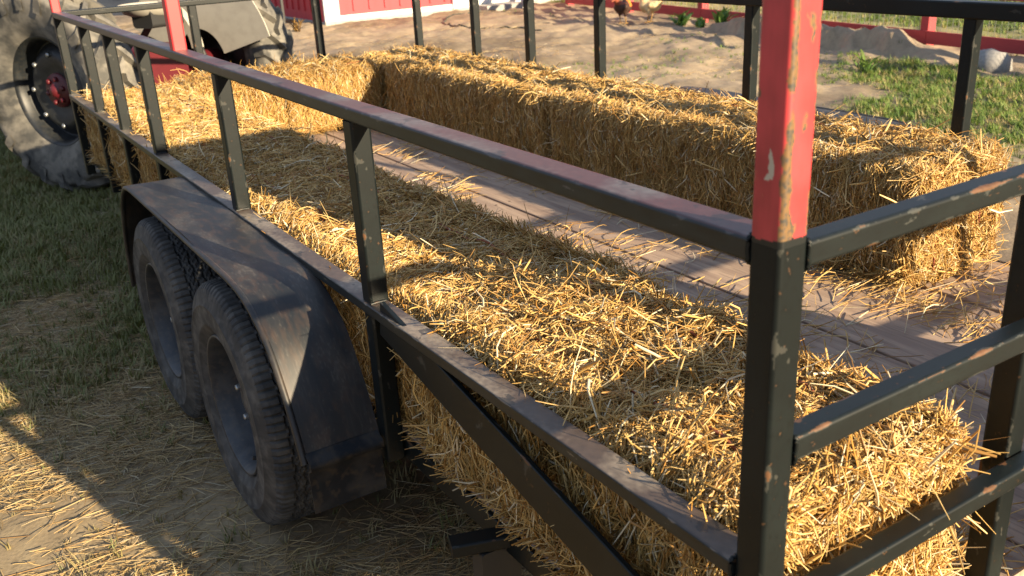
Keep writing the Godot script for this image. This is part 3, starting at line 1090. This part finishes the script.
# ---------------------------------------------------------------- the tractor
func make_tractor() -> void:
	var root := thing("farm_tractor", "old cream and red tractor with big dusty rear tyres, hitched to the trailer", "tractor", Vector3(0.77, 0, -6.665), 0.48)
	frame = root.transform
	var big_r := 0.665
	var tyre_p := [[0.35, -0.09], [0.39, -0.125], [0.46, -0.152], [0.54, -0.165], [0.60, -0.165], [0.625, -0.15], [0.642, -0.08], [0.646, 0.0], [0.642, 0.08], [0.625, 0.15], [0.60, 0.165], [0.54, 0.165], [0.46, 0.152], [0.39, 0.125], [0.35, 0.09]]
	var tyre := lathe(tyre_p, 72)
	var rim := lathe([[0.05, -0.02], [0.16, -0.025], [0.22, -0.05], [0.26, -0.03], [0.30, 0.02], [0.325, 0.03], [0.332, -0.04], [0.338, -0.085], [0.36, -0.105], [0.366, -0.095]], 48)
	var hub := lathe([[0.0005, -0.085], [0.03, -0.083], [0.04, -0.07], [0.055, -0.05], [0.11, -0.045], [0.115, -0.02]], 24)
	# one tread bar, from the middle of the tread to the shoulder
	var lug_left := Build.new()
	var lug_right := Build.new()
	for side in [-1.0, 1.0]:
		var b: Build = lug_left if side < 0 else lug_right
		var rows := []
		for i in 7:
			var u := minf(i / 5.0, 1.0)
			var xx: float = side * lerpf(-0.012, 0.175, u)
			var ang := 0.30 * u
			var rr := 0.646 - 0.05 * pow(u, 3.0) - (0.055 if i == 6 else 0.0)
			var hh := 0.048 * (1.0 if i < 5 else 0.75)
			var row := []
			for q in [[-1.0, -0.01, 0.034], [-1.0, hh, 0.021], [1.0, hh, 0.021], [1.0, -0.01, 0.034]]:
				var a2: float = ang + q[0] * q[2] / rr
				row.append(Vector3(xx, cos(a2) * (rr + q[1]), sin(a2) * (rr + q[1])))
			rows.append(row)
		for i in 6:
			for k in 3:
				var c: Vector3 = (rows[i][k] + rows[i + 1][k + 1]) * 0.5
				var mid: Vector3 = (rows[i][0] + rows[i][3] + rows[i + 1][0] + rows[i + 1][3]) * 0.25
				var nn: Vector3 = (rows[i][k + 1] - rows[i][k]).cross(rows[i + 1][k] - rows[i][k]).normalized()
				if nn.dot(c - mid * 0.97) < 0:
					nn = -nn
				b.face([rows[i][k], rows[i][k + 1], rows[i + 1][k + 1], rows[i + 1][k]], nn)
		for e in [0, 6]:
			b.face([rows[e][0], rows[e][1], rows[e][2], rows[e][3]], Vector3((-1.0 if e == 0 else 1.0) * side, 0, 0))
	var lugs := [lug_left.commit(), lug_right.commit()]
	var bolt := lathe([[0.0005, -0.018], [0.014, -0.018], [0.017, -0.01], [0.017, 0.008]], 6)
	for side in [-1.0, 1.0]:
		var w := Node3D.new()
		w.name = "rear_wheel"
		root.add_child(w, true)
		var wx := Transform3D(Basis() if side < 0 else Basis(Vector3.UP, PI), Vector3(0.72 * side, big_r, 0))
		w.transform = wx
		part(w, "tyre", tyre, mat.dusty_rubber, wx)
		part(w, "rim", rim, mat.wheel_iron, wx)
		part(w, "hub", hub, mat.tractor_red, wx)
		for k in 6:
			var a := TAU * k / 6 + 0.3
			part(w, "bolt", bolt, mat.tractor_red, wx * at(Vector3(-0.05, cos(a) * 0.08, sin(a) * 0.08)))
		for k in 8:
			var a := TAU * k / 8
			part(w, "rim_bolt", bolt, mat.bright_steel, wx * at(Vector3(-0.045, cos(a) * 0.235, sin(a) * 0.235)))
		for k in 20:
			for e in 2:
				var spin := Transform3D(Basis(Vector3.RIGHT, TAU * (k + 0.5 * e) / 20), Vector3.ZERO)
				part(w, "lug", lugs[e], mat.dusty_rubber, wx * spin)
		# fender over the wheel, with its flat inner side
		var f := part(root, "fender", arc_band(0.755, 0.762, -0.17, 0.17, -1.25, 0.25 if side < 0 else 0.5, 20), mat.tractor_cream, at(Vector3(0.70 * side, big_r, 0)))
		part(f, "side_panel", arc_band(0.66 if side < 0 else 0.25, 0.757, -0.004, 0.004, -1.25, 0.25 if side < 0 else 1.30, 20), mat.tractor_cream, at(Vector3((0.72 - 0.19) * side, big_r, 0)))
	# body
	part(root, "axle_housing", lathe([[0.0005, -0.66], [0.09, -0.66], [0.09, -0.5], [0.11, -0.25], [0.17, -0.15], [0.17, 0.15], [0.11, 0.25], [0.09, 0.5], [0.09, 0.66], [0.0005, 0.66]], 24), mat.tractor_red, at(Vector3(0, big_r, 0)))
	bar(root, "gearbox", Vector3(0, 0.66, 0.22), Vector3(0, 0.66, -1.2), 0.36, 0.42, mat.tractor_red, Vector3.UP, 0.06)
	bar(root, "engine", Vector3(0, 0.68, -1.2), Vector3(0, 0.68, -2.0), 0.34, 0.40, mat.tractor_red, Vector3.UP, 0.05)
	bar(root, "hood", Vector3(0, 1.06, -0.95), Vector3(0, 1.06, -2.2), 0.46, 0.42, mat.tractor_cream, Vector3.UP, 0.12)
	bar(root, "grille", Vector3(0, 0.95, -2.2), Vector3(0, 0.95, -2.26), 0.44, 0.62, mat.tractor_red, Vector3.UP, 0.1)
	# seat pan on its spring
	part(root, "seat", lathe([[0.0005, -0.05], [0.10, -0.045], [0.19, -0.01], [0.225, 0.05], [0.215, 0.052], [0.18, 0.0], [0.0005, -0.03]], 28), mat.tractor_cream, Transform3D(Basis(Vector3.BACK, PI / 2), Vector3(0, 1.10, 0.15)))
	bar(root, "seat_spring", Vector3(0, 0.86, -0.05), Vector3(0, 1.06, 0.16), 0.07, 0.015, mat.dark_iron)
	bar(root, "battery_box", Vector3(-0.14, 1.06, 0.20), Vector3(0.14, 1.06, 0.20), 0.20, 0.13, mat.dark_iron, Vector3.UP, 0.03)
	part(root, "seat_bracket", arc_band(0.30, 0.36, -0.03, 0.03, 0.1, 1.5, 10), mat.tractor_cream, at(Vector3(0.20, 0.80, 0.0)))
	part(root, "steering_wheel", rod(ring(0.20, 24, Vector3(0, 1.42, -0.45), 0.6), 0.014, 8), mat.dark_iron)
	part(root, "steering_column", rod([Vector3(0, 1.42, -0.45), Vector3(0, 1.1, -0.95)], 0.02, 8), mat.dark_iron)
	# lift arms and drawbar
	for s in [-1.0, 1.0]:
		part(root, "lift_arm", rod([Vector3(0.2 * s, 0.45, -0.05), Vector3(0.32 * s, 0.42, 0.35), Vector3(0.36 * s, 0.42, 0.72)], 0.028, 8), mat.dark_iron)
		part(root, "lift_link", rod([Vector3(0.24 * s, 0.95, 0.25), Vector3(0.33 * s, 0.43, 0.40)], 0.018, 8), mat.dark_iron)
	bar(root, "hitch_bar", Vector3(0, 0.40, -0.1), Vector3(0, 0.40, 0.62), 0.07, 0.04, mat.dark_iron)
	part(root, "tail_light", lathe([[0.0005, -0.03], [0.04, -0.028], [0.05, 0.0], [0.045, 0.03], [0.0005, 0.035]], 16), mat.tractor_red, Transform3D(Basis(Vector3.UP, PI / 2), Vector3(-0.60, 1.30, 0.35)))
	# front wheels
	var front_tyre := lathe([[0.20, -0.05], [0.24, -0.07], [0.29, -0.07], [0.315, -0.04], [0.318, 0.0], [0.315, 0.04], [0.29, 0.07], [0.24, 0.07], [0.20, 0.05]], 40)
	var front_rim := lathe([[0.0005, -0.05], [0.05, -0.05], [0.06, -0.01], [0.17, -0.005], [0.19, -0.04], [0.205, -0.052]], 32)
	for s in [-1.0, 1.0]:
		var w := Node3D.new()
		w.name = "front_wheel"
		root.add_child(w, true)
		var wx := Transform3D(Basis() if s < 0 else Basis(Vector3.UP, PI), Vector3(0.68 * s, 0.318, -1.95))
		w.transform = wx
		part(w, "tyre", front_tyre, mat.dusty_rubber, wx)
		part(w, "rim", front_rim, mat.tractor_red, wx)
	bar(root, "front_axle", Vector3(-0.62, 0.34, -1.95), Vector3(0.62, 0.34, -1.95), 0.07, 0.07, mat.tractor_red)
	frame = Transform3D()

func ring(r: float, segs: int, c: Vector3, tilt: float) -> Array:
	var a := []
	for s in segs + 1:
		var p := Vector3(cos(TAU * s / segs) * r, 0, sin(TAU * s / segs) * r)
		a.append(c + p.rotated(Vector3.RIGHT, tilt))
	return a

# ---------------------------------------------------------------- barn, fence, yard
func box_part(parent: Node3D, called: String, lo: Vector3, hi: Vector3, m: Material) -> MeshInstance3D:
	var b := Build.new()
	var c := (lo + hi) * 0.5
	b.box(lo - c, hi - c)
	return part(parent, called, b.commit(), m, at(c))

func make_barn() -> void:
	var x0 := 5.75
	var x1 := 15.0
	var z0 := -15.55
	var z1 := -24.0
	var t := thing("red_barn", "red board and batten barn with white trim across the dirt yard", "barn", Vector3((x0 + x1) * 0.5, 0, (z0 + z1) * 0.5))
	var b := Build.new()
	b.box(Vector3(-(x1 - x0) * 0.5, 0.02, -(z0 - z1) * 0.5), Vector3((x1 - x0) * 0.5, 3.2, (z0 - z1) * 0.5))
	part(t, "wall", b.commit(), mat.barn_red, at(t.position))
	box_part(t, "foundation", Vector3(x0 - 0.03, -0.1, z1 - 0.03), Vector3(x1 + 0.03, 0.035, z0 + 0.03), mat.concrete)
	box_part(t, "base_trim", Vector3(x0 + 0.25, 0.04, z0 + 0.001), Vector3(8.30, 0.125, z0 + 0.035), mat.white_paint)
	box_part(t, "base_trim", Vector3(9.62, 0.04, z0 + 0.001), Vector3(x1, 0.125, z0 + 0.035), mat.white_paint)
	box_part(t, "corner_board", Vector3(x0 - 0.03, 0.04, z0 - 0.02), Vector3(x0 + 0.25, 3.2, z0 + 0.04), mat.white_paint)
	var bt := Build.new()
	bt.box(Vector3(-0.02, -1.58, 0), Vector3(0.02, 1.4, 0.022))
	var batten := bt.commit()
	var x := x0 + 0.55
	while x < x1:
		if x < 8.25 or x > 9.68:
			part(t, "batten", batten, mat.barn_red, at(Vector3(x, 1.77, z0 + 0.0015)))
		x += 0.31
	var z := z0 - 0.35
	while z > z1:
		part(t, "batten", batten, mat.barn_red, Transform3D(Basis(Vector3.UP, -PI / 2), Vector3(x0 - 0.0015, 1.77, z)))
		z -= 0.31
	# white door with its frame and sill
	var d := box_part(t, "door", Vector3(8.42, 0.042, z0 + 0.002), Vector3(9.50, 2.25, z0 + 0.05), mat.white_paint)
	box_part(d, "door_frame", Vector3(8.30, 0.042, z0 + 0.002), Vector3(8.42, 2.4, z0 + 0.07), mat.white_paint)
	box_part(d, "door_frame", Vector3(9.50, 0.042, z0 + 0.002), Vector3(9.62, 2.4, z0 + 0.07), mat.white_paint)
	box_part(d, "lintel", Vector3(8.25, 2.4, z0 + 0.002), Vector3(9.67, 2.54, z0 + 0.08), mat.white_paint)
	box_part(t, "door_step", Vector3(8.75, -0.05, z0 + 0.075), Vector3(9.57, 0.07, z0 + 0.55), mat.concrete)
	# side door with white trim on the near wall
	var sd := box_part(t, "side_door", Vector3(x0 - 0.04, 0.145, -20.6), Vector3(x0 - 0.001, 2.2, -19.2), mat.dark_iron)
	box_part(sd, "trim", Vector3(x0 - 0.06, 0.145, -19.2), Vector3(x0 - 0.001, 2.3, -18.98), mat.white_paint)
	box_part(sd, "trim", Vector3(x0 - 0.06, 0.145, -20.82), Vector3(x0 - 0.001, 2.3, -20.6), mat.white_paint)
	# gable roof
	var r := Build.new()
	var hx := (x1 - x0) * 0.5 + 0.3
	var hz := (z0 - z1) * 0.5
	for s in [-1.0, 1.0]:
		var nn := Vector3(0, 1, s * 0.6).normalized()
		var low := Vector3(0, 3.1, s * (hz + 0.35))
		var top := Vector3(0, 5.8, 0)
		for e in [0.0, -0.08]:
			r.face([low + Vector3(-hx, e, 0), low + Vector3(hx, e, 0), top + Vector3(hx, e, 0), top + Vector3(-hx, e, 0)], nn * (1.0 if e == 0.0 else -1.0))
	part(t, "roof", r.commit(), mat.roof_metal, at(t.position))
	var gb := Build.new()
	gb.face([Vector3(0, 3.2, -hz), Vector3(0, 3.2, hz), Vector3(0, 5.7, 0)], Vector3(1, 0, 0))
	var gable := gb.commit()
	for s in [-1.0, 1.0]:
		part(t, "gable", gable, mat.barn_red, Transform3D(Basis(Vector3.UP, 0.0 if s > 0 else PI), t.position + Vector3(s * (hx - 0.3), 0, 0)))

func make_fence() -> void:
	var t := thing("board_fence", "red board fence with wire mesh along the pasture", "fence", Vector3(fence_x(-8.0), 0, -8.0))
	var zs := []
	var z := -1.8
	while z > -16.0:
		zs.append(z)
		z -= 2.1
	for q in zs:
		bar(t, "post", Vector3(fence_x(q), -0.2, q), Vector3(fence_x(q), 1.25, q), 0.14, 0.10, mat.fence_red, Vector3(0, 0, 1), 0.006)
	for i in zs.size() - 1:
		for y in [0.105, 0.62, 1.14]:
			bar(t, "board", Vector3(fence_x(zs[i]) - 0.085, y, zs[i] + 0.05), Vector3(fence_x(zs[i + 1]) - 0.085, y, zs[i + 1] + 0.056), 0.028, 0.14, mat.fence_red, Vector3.UP, 0.003)
	# woven wire
	var b := Build.new()
	var zz := -1.8
	while zz > -16.0:
		var x := fence_x(zz) - 0.064
		b.box(Vector3(x - 0.0018, 0.05, zz - 0.0018), Vector3(x + 0.0018, 1.2, zz + 0.0018))
		zz -= 0.075
	for y in 12:
		var yy := 0.30 + y * 0.085
		for i in zs.size() - 1:
			var a := Vector3(fence_x(zs[i]) - 0.062, yy, zs[i])
			var e := Vector3(fence_x(zs[i + 1]) - 0.062, yy, zs[i + 1])
			b.face([a, e, e + Vector3(0, 0.0022, 0), a + Vector3(0, 0.0022, 0)], Vector3(-1, 0, 0))
			b.face([a + Vector3(0.002, 0, 0), e + Vector3(0.002, 0, 0), e + Vector3(0.002, 0.0022, 0), a + Vector3(0.002, 0.0022, 0)], Vector3(1, 0, 0))
	var w := part(t, "wire_mesh", b.commit(), mat.bright_steel)
	w.set_meta("kind", "stuff")

func make_yard() -> void:
	rng.seed = 33
	# rock by the fence
	var t := thing("rock", "pale angular rock lying before the red fence", "rock", Vector3(8.12, ground_y(8.12, -4.62), -4.62))
	var b := Build.new()
	var n := 14
	for i in n + 1:
		for j in 2 * n + 1:
			var th := PI * i / n
			var ph := TAU * (j % (2 * n)) / (2 * n)
			var d := Vector3(sin(th) * cos(ph), cos(th), sin(th) * sin(ph))
			var r := 1.0
			for k in [Vector3(0.5, 0.8, 0.3), Vector3(-0.7, 0.6, 0.2), Vector3(0.1, 0.5, -0.9), Vector3(-0.3, 0.4, 0.85), Vector3(0.9, 0.1, 0.1), Vector3(-0.9, 0.1, -0.5), Vector3(0.3, 0.2, 0.95), Vector3(0.0, 1.0, 0.1), Vector3(-0.6, 0.35, 0.6)]:
				var q: float = d.dot(k.normalized())
				if q > 0.05:
					r = minf(r, 0.66 / q)
			r *= 1.0 + 0.06 * noise_b.get_noise_3dv(d * 90.0)
			b.vert(Vector3(d.x * 0.25, d.y * 0.20 + 0.04, d.z * 0.25) * r, d)
	for i in n:
		for j in 2 * n:
			var k := i * (2 * n + 1) + j
			b.quad(k, k + 1, k + 2 * n + 2, k + 2 * n + 1)
	part(t, "stone", b.commit(), mat.stone, at(t.position))
	# steel post by the barn
	var p := thing("fence_stake", "thin dark green steel stake before the barn side wall", "stake", Vector3(5.35, 0, -16.6))
	bar(p, "stake", Vector3(5.35, -0.1, -16.6), Vector3(5.35, 1.5, -16.6), 0.05, 0.04, mat.dark_iron)
	# thin dark line curving over the dirt
	var hz := thing("curved_line", "dark line curving over the dirt from the white barn door", "line", Vector3(7.9, 0, -14.6))
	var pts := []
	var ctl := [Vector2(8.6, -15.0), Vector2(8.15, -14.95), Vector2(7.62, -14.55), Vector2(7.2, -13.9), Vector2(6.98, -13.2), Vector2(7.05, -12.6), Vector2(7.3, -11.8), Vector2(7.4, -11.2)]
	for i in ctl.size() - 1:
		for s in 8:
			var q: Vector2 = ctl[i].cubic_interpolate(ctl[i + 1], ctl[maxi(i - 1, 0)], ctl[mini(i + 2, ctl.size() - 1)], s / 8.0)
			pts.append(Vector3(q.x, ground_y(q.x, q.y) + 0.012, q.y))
	part(hz, "line", rod(pts, 0.014, 8), mat.dark_line)
	# leafy weeds under the fence and a bright tuft on the grass
	var leaf := Build.new()
	var prev := []
	for k in 6:
		var u := k / 5.0
		var wd := 0.30 * sin(PI * minf(u * 0.9 + 0.08, 1.0))
		var c := Vector3(u, 0.28 * sin(u * 2.2), 0)
		var now := [leaf.vert(c + Vector3(0, 0.05, -wd), Vector3(0, 1, -0.2).normalized()), leaf.vert(c, Vector3.UP), leaf.vert(c + Vector3(0, 0.05, wd), Vector3(0, 1, 0.2).normalized())]
		if k:
			leaf.quad(prev[0], prev[1], now[1], now[0])
			leaf.quad(prev[1], prev[2], now[2], now[1])
		prev = now
	var leaf_mesh := leaf.commit()
	for q in [[8.98, -9.95, 0.26, "leafy green weed at the foot of the fence post nearest the hens"], [9.05, -9.2, 0.24, "leafy dark weed under the fence rail, right of the hens"], [9.0, -9.55, 0.16, "small pale weed between the two larger weeds by the fence"], [7.31, -5.44, 0.24, "bright grassy tuft on the lawn before the earth bank"], [4.93, -14.85, 0.25, "dry weed clump standing on the dirt before the barn corner"]]:
		var gy := ground_y(q[0], q[1])
		var w := thing("weed_plant", q[3], "weed", Vector3(q[0], gy, q[1]), 0.0, "weeds in the yard")
		for k in 26:
			var a := rng.randf() * TAU
			var el := rng.randf_range(0.25, 1.25)
			var s: float = q[2] * rng.randf_range(0.45, 1.0)
			var thin: float = 0.12 if q[1] > -6.0 or q[1] < -14.0 else 0.55
			var bs := Basis(Vector3.UP, a) * Basis(Vector3.BACK, el)
			part(w, "leaf", leaf_mesh, mat.leaf if q[1] > -14.0 else mat.straw_core, Transform3D(bs.scaled_local(Vector3(s, s, s * thin)), Vector3(q[0] + rng.randf_range(-0.05, 0.05), gy, q[1] + rng.randf_range(-0.05, 0.05))))

# ---------------------------------------------------------------- poultry
func capsule(p: Vector3, a: Vector3, b: Vector3, ra: float, rb: float) -> float:
	var ab := b - a
	var t := clampf((p - a).dot(ab) / maxf(ab.length_squared(), 1e-9), 0.0, 1.0)
	return p.distance_to(a + ab * t) - lerpf(ra, rb, t)

func net(bones: Array, lo: Vector3, hi: Vector3, cell: float, paint: Callable) -> ArrayMesh:
	var nx := int((hi.x - lo.x) / cell) + 1
	var ny := int((hi.y - lo.y) / cell) + 1
	var nz := int((hi.z - lo.z) / cell) + 1
	var f := PackedFloat32Array()
	f.resize(nx * ny * nz)
	for i in nx:
		for j in ny:
			for k in nz:
				var p := lo + Vector3(i, j, k) * cell
				var d := 1e3
				for q in bones:
					var e := capsule(p, q[0], q[1], q[2], q[3])
					var s: float = q[4]
					var h := clampf(0.5 + 0.5 * (e - d) / s, 0.0, 1.0)
					d = lerpf(e, d, h) - s * h * (1.0 - h)
				f[(i * ny + j) * nz + k] = d
	var b := Build.new()
	var ids := {}
	var steps := [ny * nz, nz, 1]
	for i in nx - 1:
		for j in ny - 1:
			for k in nz - 1:
				var base := (i * ny + j) * nz + k
				var sum := Vector3.ZERO
				var cnt := 0
				for e in 12:
					var ax := e / 4
					var u := (e % 4) / 2
					var w := e % 2
					var o := [0, 0, 0]
					o[(ax + 1) % 3] = u
					o[(ax + 2) % 3] = w
					var ia: int = base + o[0] * steps[0] + o[1] * steps[1] + o[2]
					var ib: int = ia + steps[ax]
					if (f[ia] < 0) != (f[ib] < 0):
						var t := f[ia] / (f[ia] - f[ib])
						var q := Vector3(o[0], o[1], o[2])
						q[ax] += t
						sum += q
						cnt += 1
				if cnt:
					var p := lo + (Vector3(i, j, k) + sum / cnt) * cell
					ids[base] = b.vert(p, Vector3.UP, Vector2.ZERO, paint.call(p))
	for i in range(1, nx - 1):
		for j in range(1, ny - 1):
			for k in range(1, nz - 1):
				var base := (i * ny + j) * nz + k
				for ax in 3:
					var ib: int = base + steps[ax]
					if (f[base] < 0) != (f[ib] < 0):
						var s1: int = steps[(ax + 1) % 3]
						var s2: int = steps[(ax + 2) % 3]
						var q := [ids.get(base, -1), ids.get(base - s1, -1), ids.get(base - s1 - s2, -1), ids.get(base - s2, -1)]
						if -1 in q:
							continue
						if f[base] < 0:
							b.idx.append_array([q[0], q[1], q[2], q[0], q[2], q[3]])
						else:
							b.idx.append_array([q[0], q[2], q[1], q[0], q[3], q[2]])
	return b.commit_smooth(1.0)

func bird(label: String, where: Vector3, turn: float, rooster: bool) -> void:
	var t := thing("chicken", label, "chicken", where, turn, "chickens by the fence")
	frame = t.transform
	# facing +x
	var bones := [
		[Vector3(-0.09, 0.25, 0), Vector3(0.08, 0.24, 0), 0.085, 0.095, 0.04],
		[Vector3(0.09, 0.27, 0), Vector3(0.15, 0.42, 0), 0.07, 0.035, 0.05],
		[Vector3(0.15, 0.43, 0), Vector3(0.175, 0.44, 0), 0.034, 0.03, 0.02],
		[Vector3(-0.12, 0.28, 0), Vector3(-0.24, 0.40, 0), 0.055, 0.025, 0.04],
		[Vector3(-0.05, 0.26, 0.07), Vector3(-0.13, 0.25, 0.06), 0.045, 0.02, 0.03],
		[Vector3(-0.05, 0.26, -0.07), Vector3(-0.13, 0.25, -0.06), 0.045, 0.02, 0.03],
	]
	if rooster:
		bones.append([Vector3(-0.22, 0.40, 0), Vector3(-0.32, 0.36, 0), 0.03, 0.014, 0.03])
		bones.append([Vector3(-0.18, 0.38, 0), Vector3(-0.27, 0.46, 0), 0.03, 0.015, 0.03])
	for s in [-1.0, 1.0]:
		bones.append([Vector3(0.0, 0.20, 0.045 * s), Vector3(-0.01, 0.12, 0.05 * s), 0.045, 0.018, 0.02])
	var paint := func(p: Vector3) -> Color:
		if rooster:
			if p.x > 0.06 and p.y > 0.25:
				return Color(0.62, 0.18, 0.02)
			if p.x < -0.02 and p.y > 0.30:
				return Color(0.20, 0.05, 0.02)
			return Color(0.05, 0.02, 0.012)
		return Color(0.62, 0.43, 0.20).lerp(Color(0.70, 0.55, 0.32), clampf(0.5 + noise_b.get_noise_3dv(p * 500.0), 0.0, 1.0))
	part(t, "body", net(bones, Vector3(-0.38, 0.06, -0.17), Vector3(0.26, 0.55, 0.17), 0.014, paint), mat.feather)
	var comb := Build.new()
	for k in 4:
		var x := 0.135 + k * 0.017
		for s in [-1.0, 1.0]:
			comb.face([Vector3(x - 0.012, 0.465, 0.005 * s), Vector3(x + 0.012, 0.465, 0.005 * s), Vector3(x - 0.004, 0.465 + (0.05 if rooster else 0.03) * (1.0 - 0.2 * absf(k - 1.5)), 0.001 * s)], Vector3(0, 0, s))
	part(t, "comb", comb.commit(), mat.barn_red)
	part(t, "beak", rod([Vector3(0.20, 0.436, 0), Vector3(0.232, 0.424, 0)], 0.008, 6), mat.straw_core)
	for s in [-1.0, 1.0]:
		var l := part(t, "leg", rod([Vector3(-0.01, 0.13, 0.05 * s), Vector3(0.015, 0.02, 0.05 * s)], 0.008, 6), mat.straw_core)
		for a in [-0.5, 0.0, 0.5, PI]:
			part(l, "toe", rod([Vector3(0.015, 0.012, 0.05 * s), Vector3(0.015 + cos(a) * 0.05, 0.006, 0.05 * s + sin(a) * 0.05)], 0.006, 5), mat.straw_core)
	frame = Transform3D()

# ---------------------------------------------------------------- the scene
func _ready() -> void:
	var cam := Camera3D.new()
	cam.name = "camera"
	add_child(cam)
	cam.position = Vector3(-0.7435, 1.582, 0.650)
	cam.rotation = Vector3(-0.3754, -0.5551, -0.0539)
	cam.fov = 34.17
	cam.near = 0.02
	cam.far = 900.0
	var lens := CameraAttributesPhysical.new()
	lens.frustum_focal_length = 12.0 / tan(deg_to_rad(34.17) * 0.5)
	lens.frustum_focus_distance = 2.1
	lens.frustum_near = 0.02
	lens.frustum_far = 900.0
	lens.exposure_aperture = 9.0
	cam.attributes = lens
	var sky := ProceduralSkyMaterial.new()
	sky.sky_top_color = Color(0.60, 0.67, 0.78)
	sky.sky_horizon_color = Color(0.66, 0.67, 0.68)
	sky.sky_curve = 0.14
	sky.ground_bottom_color = Color(0.30, 0.26, 0.20)
	sky.ground_horizon_color = Color(0.62, 0.60, 0.56)
	sky.sun_angle_max = 1.0
	var env := Environment.new()
	env.background_mode = Environment.BG_SKY
	env.sky = Sky.new()
	env.sky.sky_material = sky
	env.background_energy_multiplier = 0.45
	env.tonemap_mode = Environment.TONE_MAPPER_LINEAR
	env.tonemap_exposure = 3.2
	env.sdfgi_enabled = true
	env.ssao_enabled = true
	env.ssil_enabled = true
	var we := WorldEnvironment.new()
	we.name = "world"
	we.environment = env
	add_child(we)
	var sun := DirectionalLight3D.new()
	sun.name = "sun"
	sun.light_color = Color(1.0, 0.91, 0.76)
	sun.light_energy = 1.6
	sun.light_angular_distance = 0.55
	sun.shadow_enabled = true
	add_child(sun)
	sun.look_at_from_position(Vector3(0.27, 0.335, 1.0) * 10.0, Vector3.ZERO)
	noise_a.seed = 4
	noise_a.frequency = 0.02
	noise_a.fractal_octaves = 3
	noise_b.seed = 9
	noise_b.frequency = 0.03
	noise_b.fractal_octaves = 2
	materials()
	make_ground()
	make_barn()
	make_fence()
	make_trailer()
	make_bales()
	make_tractor()
	make_yard()
	bird("dark rooster with orange neck standing by the fence", Vector3(8.75, ground_y(8.75, -11.0), -11.0), 0.35, true)
	bird("buff hen standing right beside the dark rooster", Vector3(9.08, ground_y(9.08, -10.75), -10.75), 1.9, false)
	make_growth()
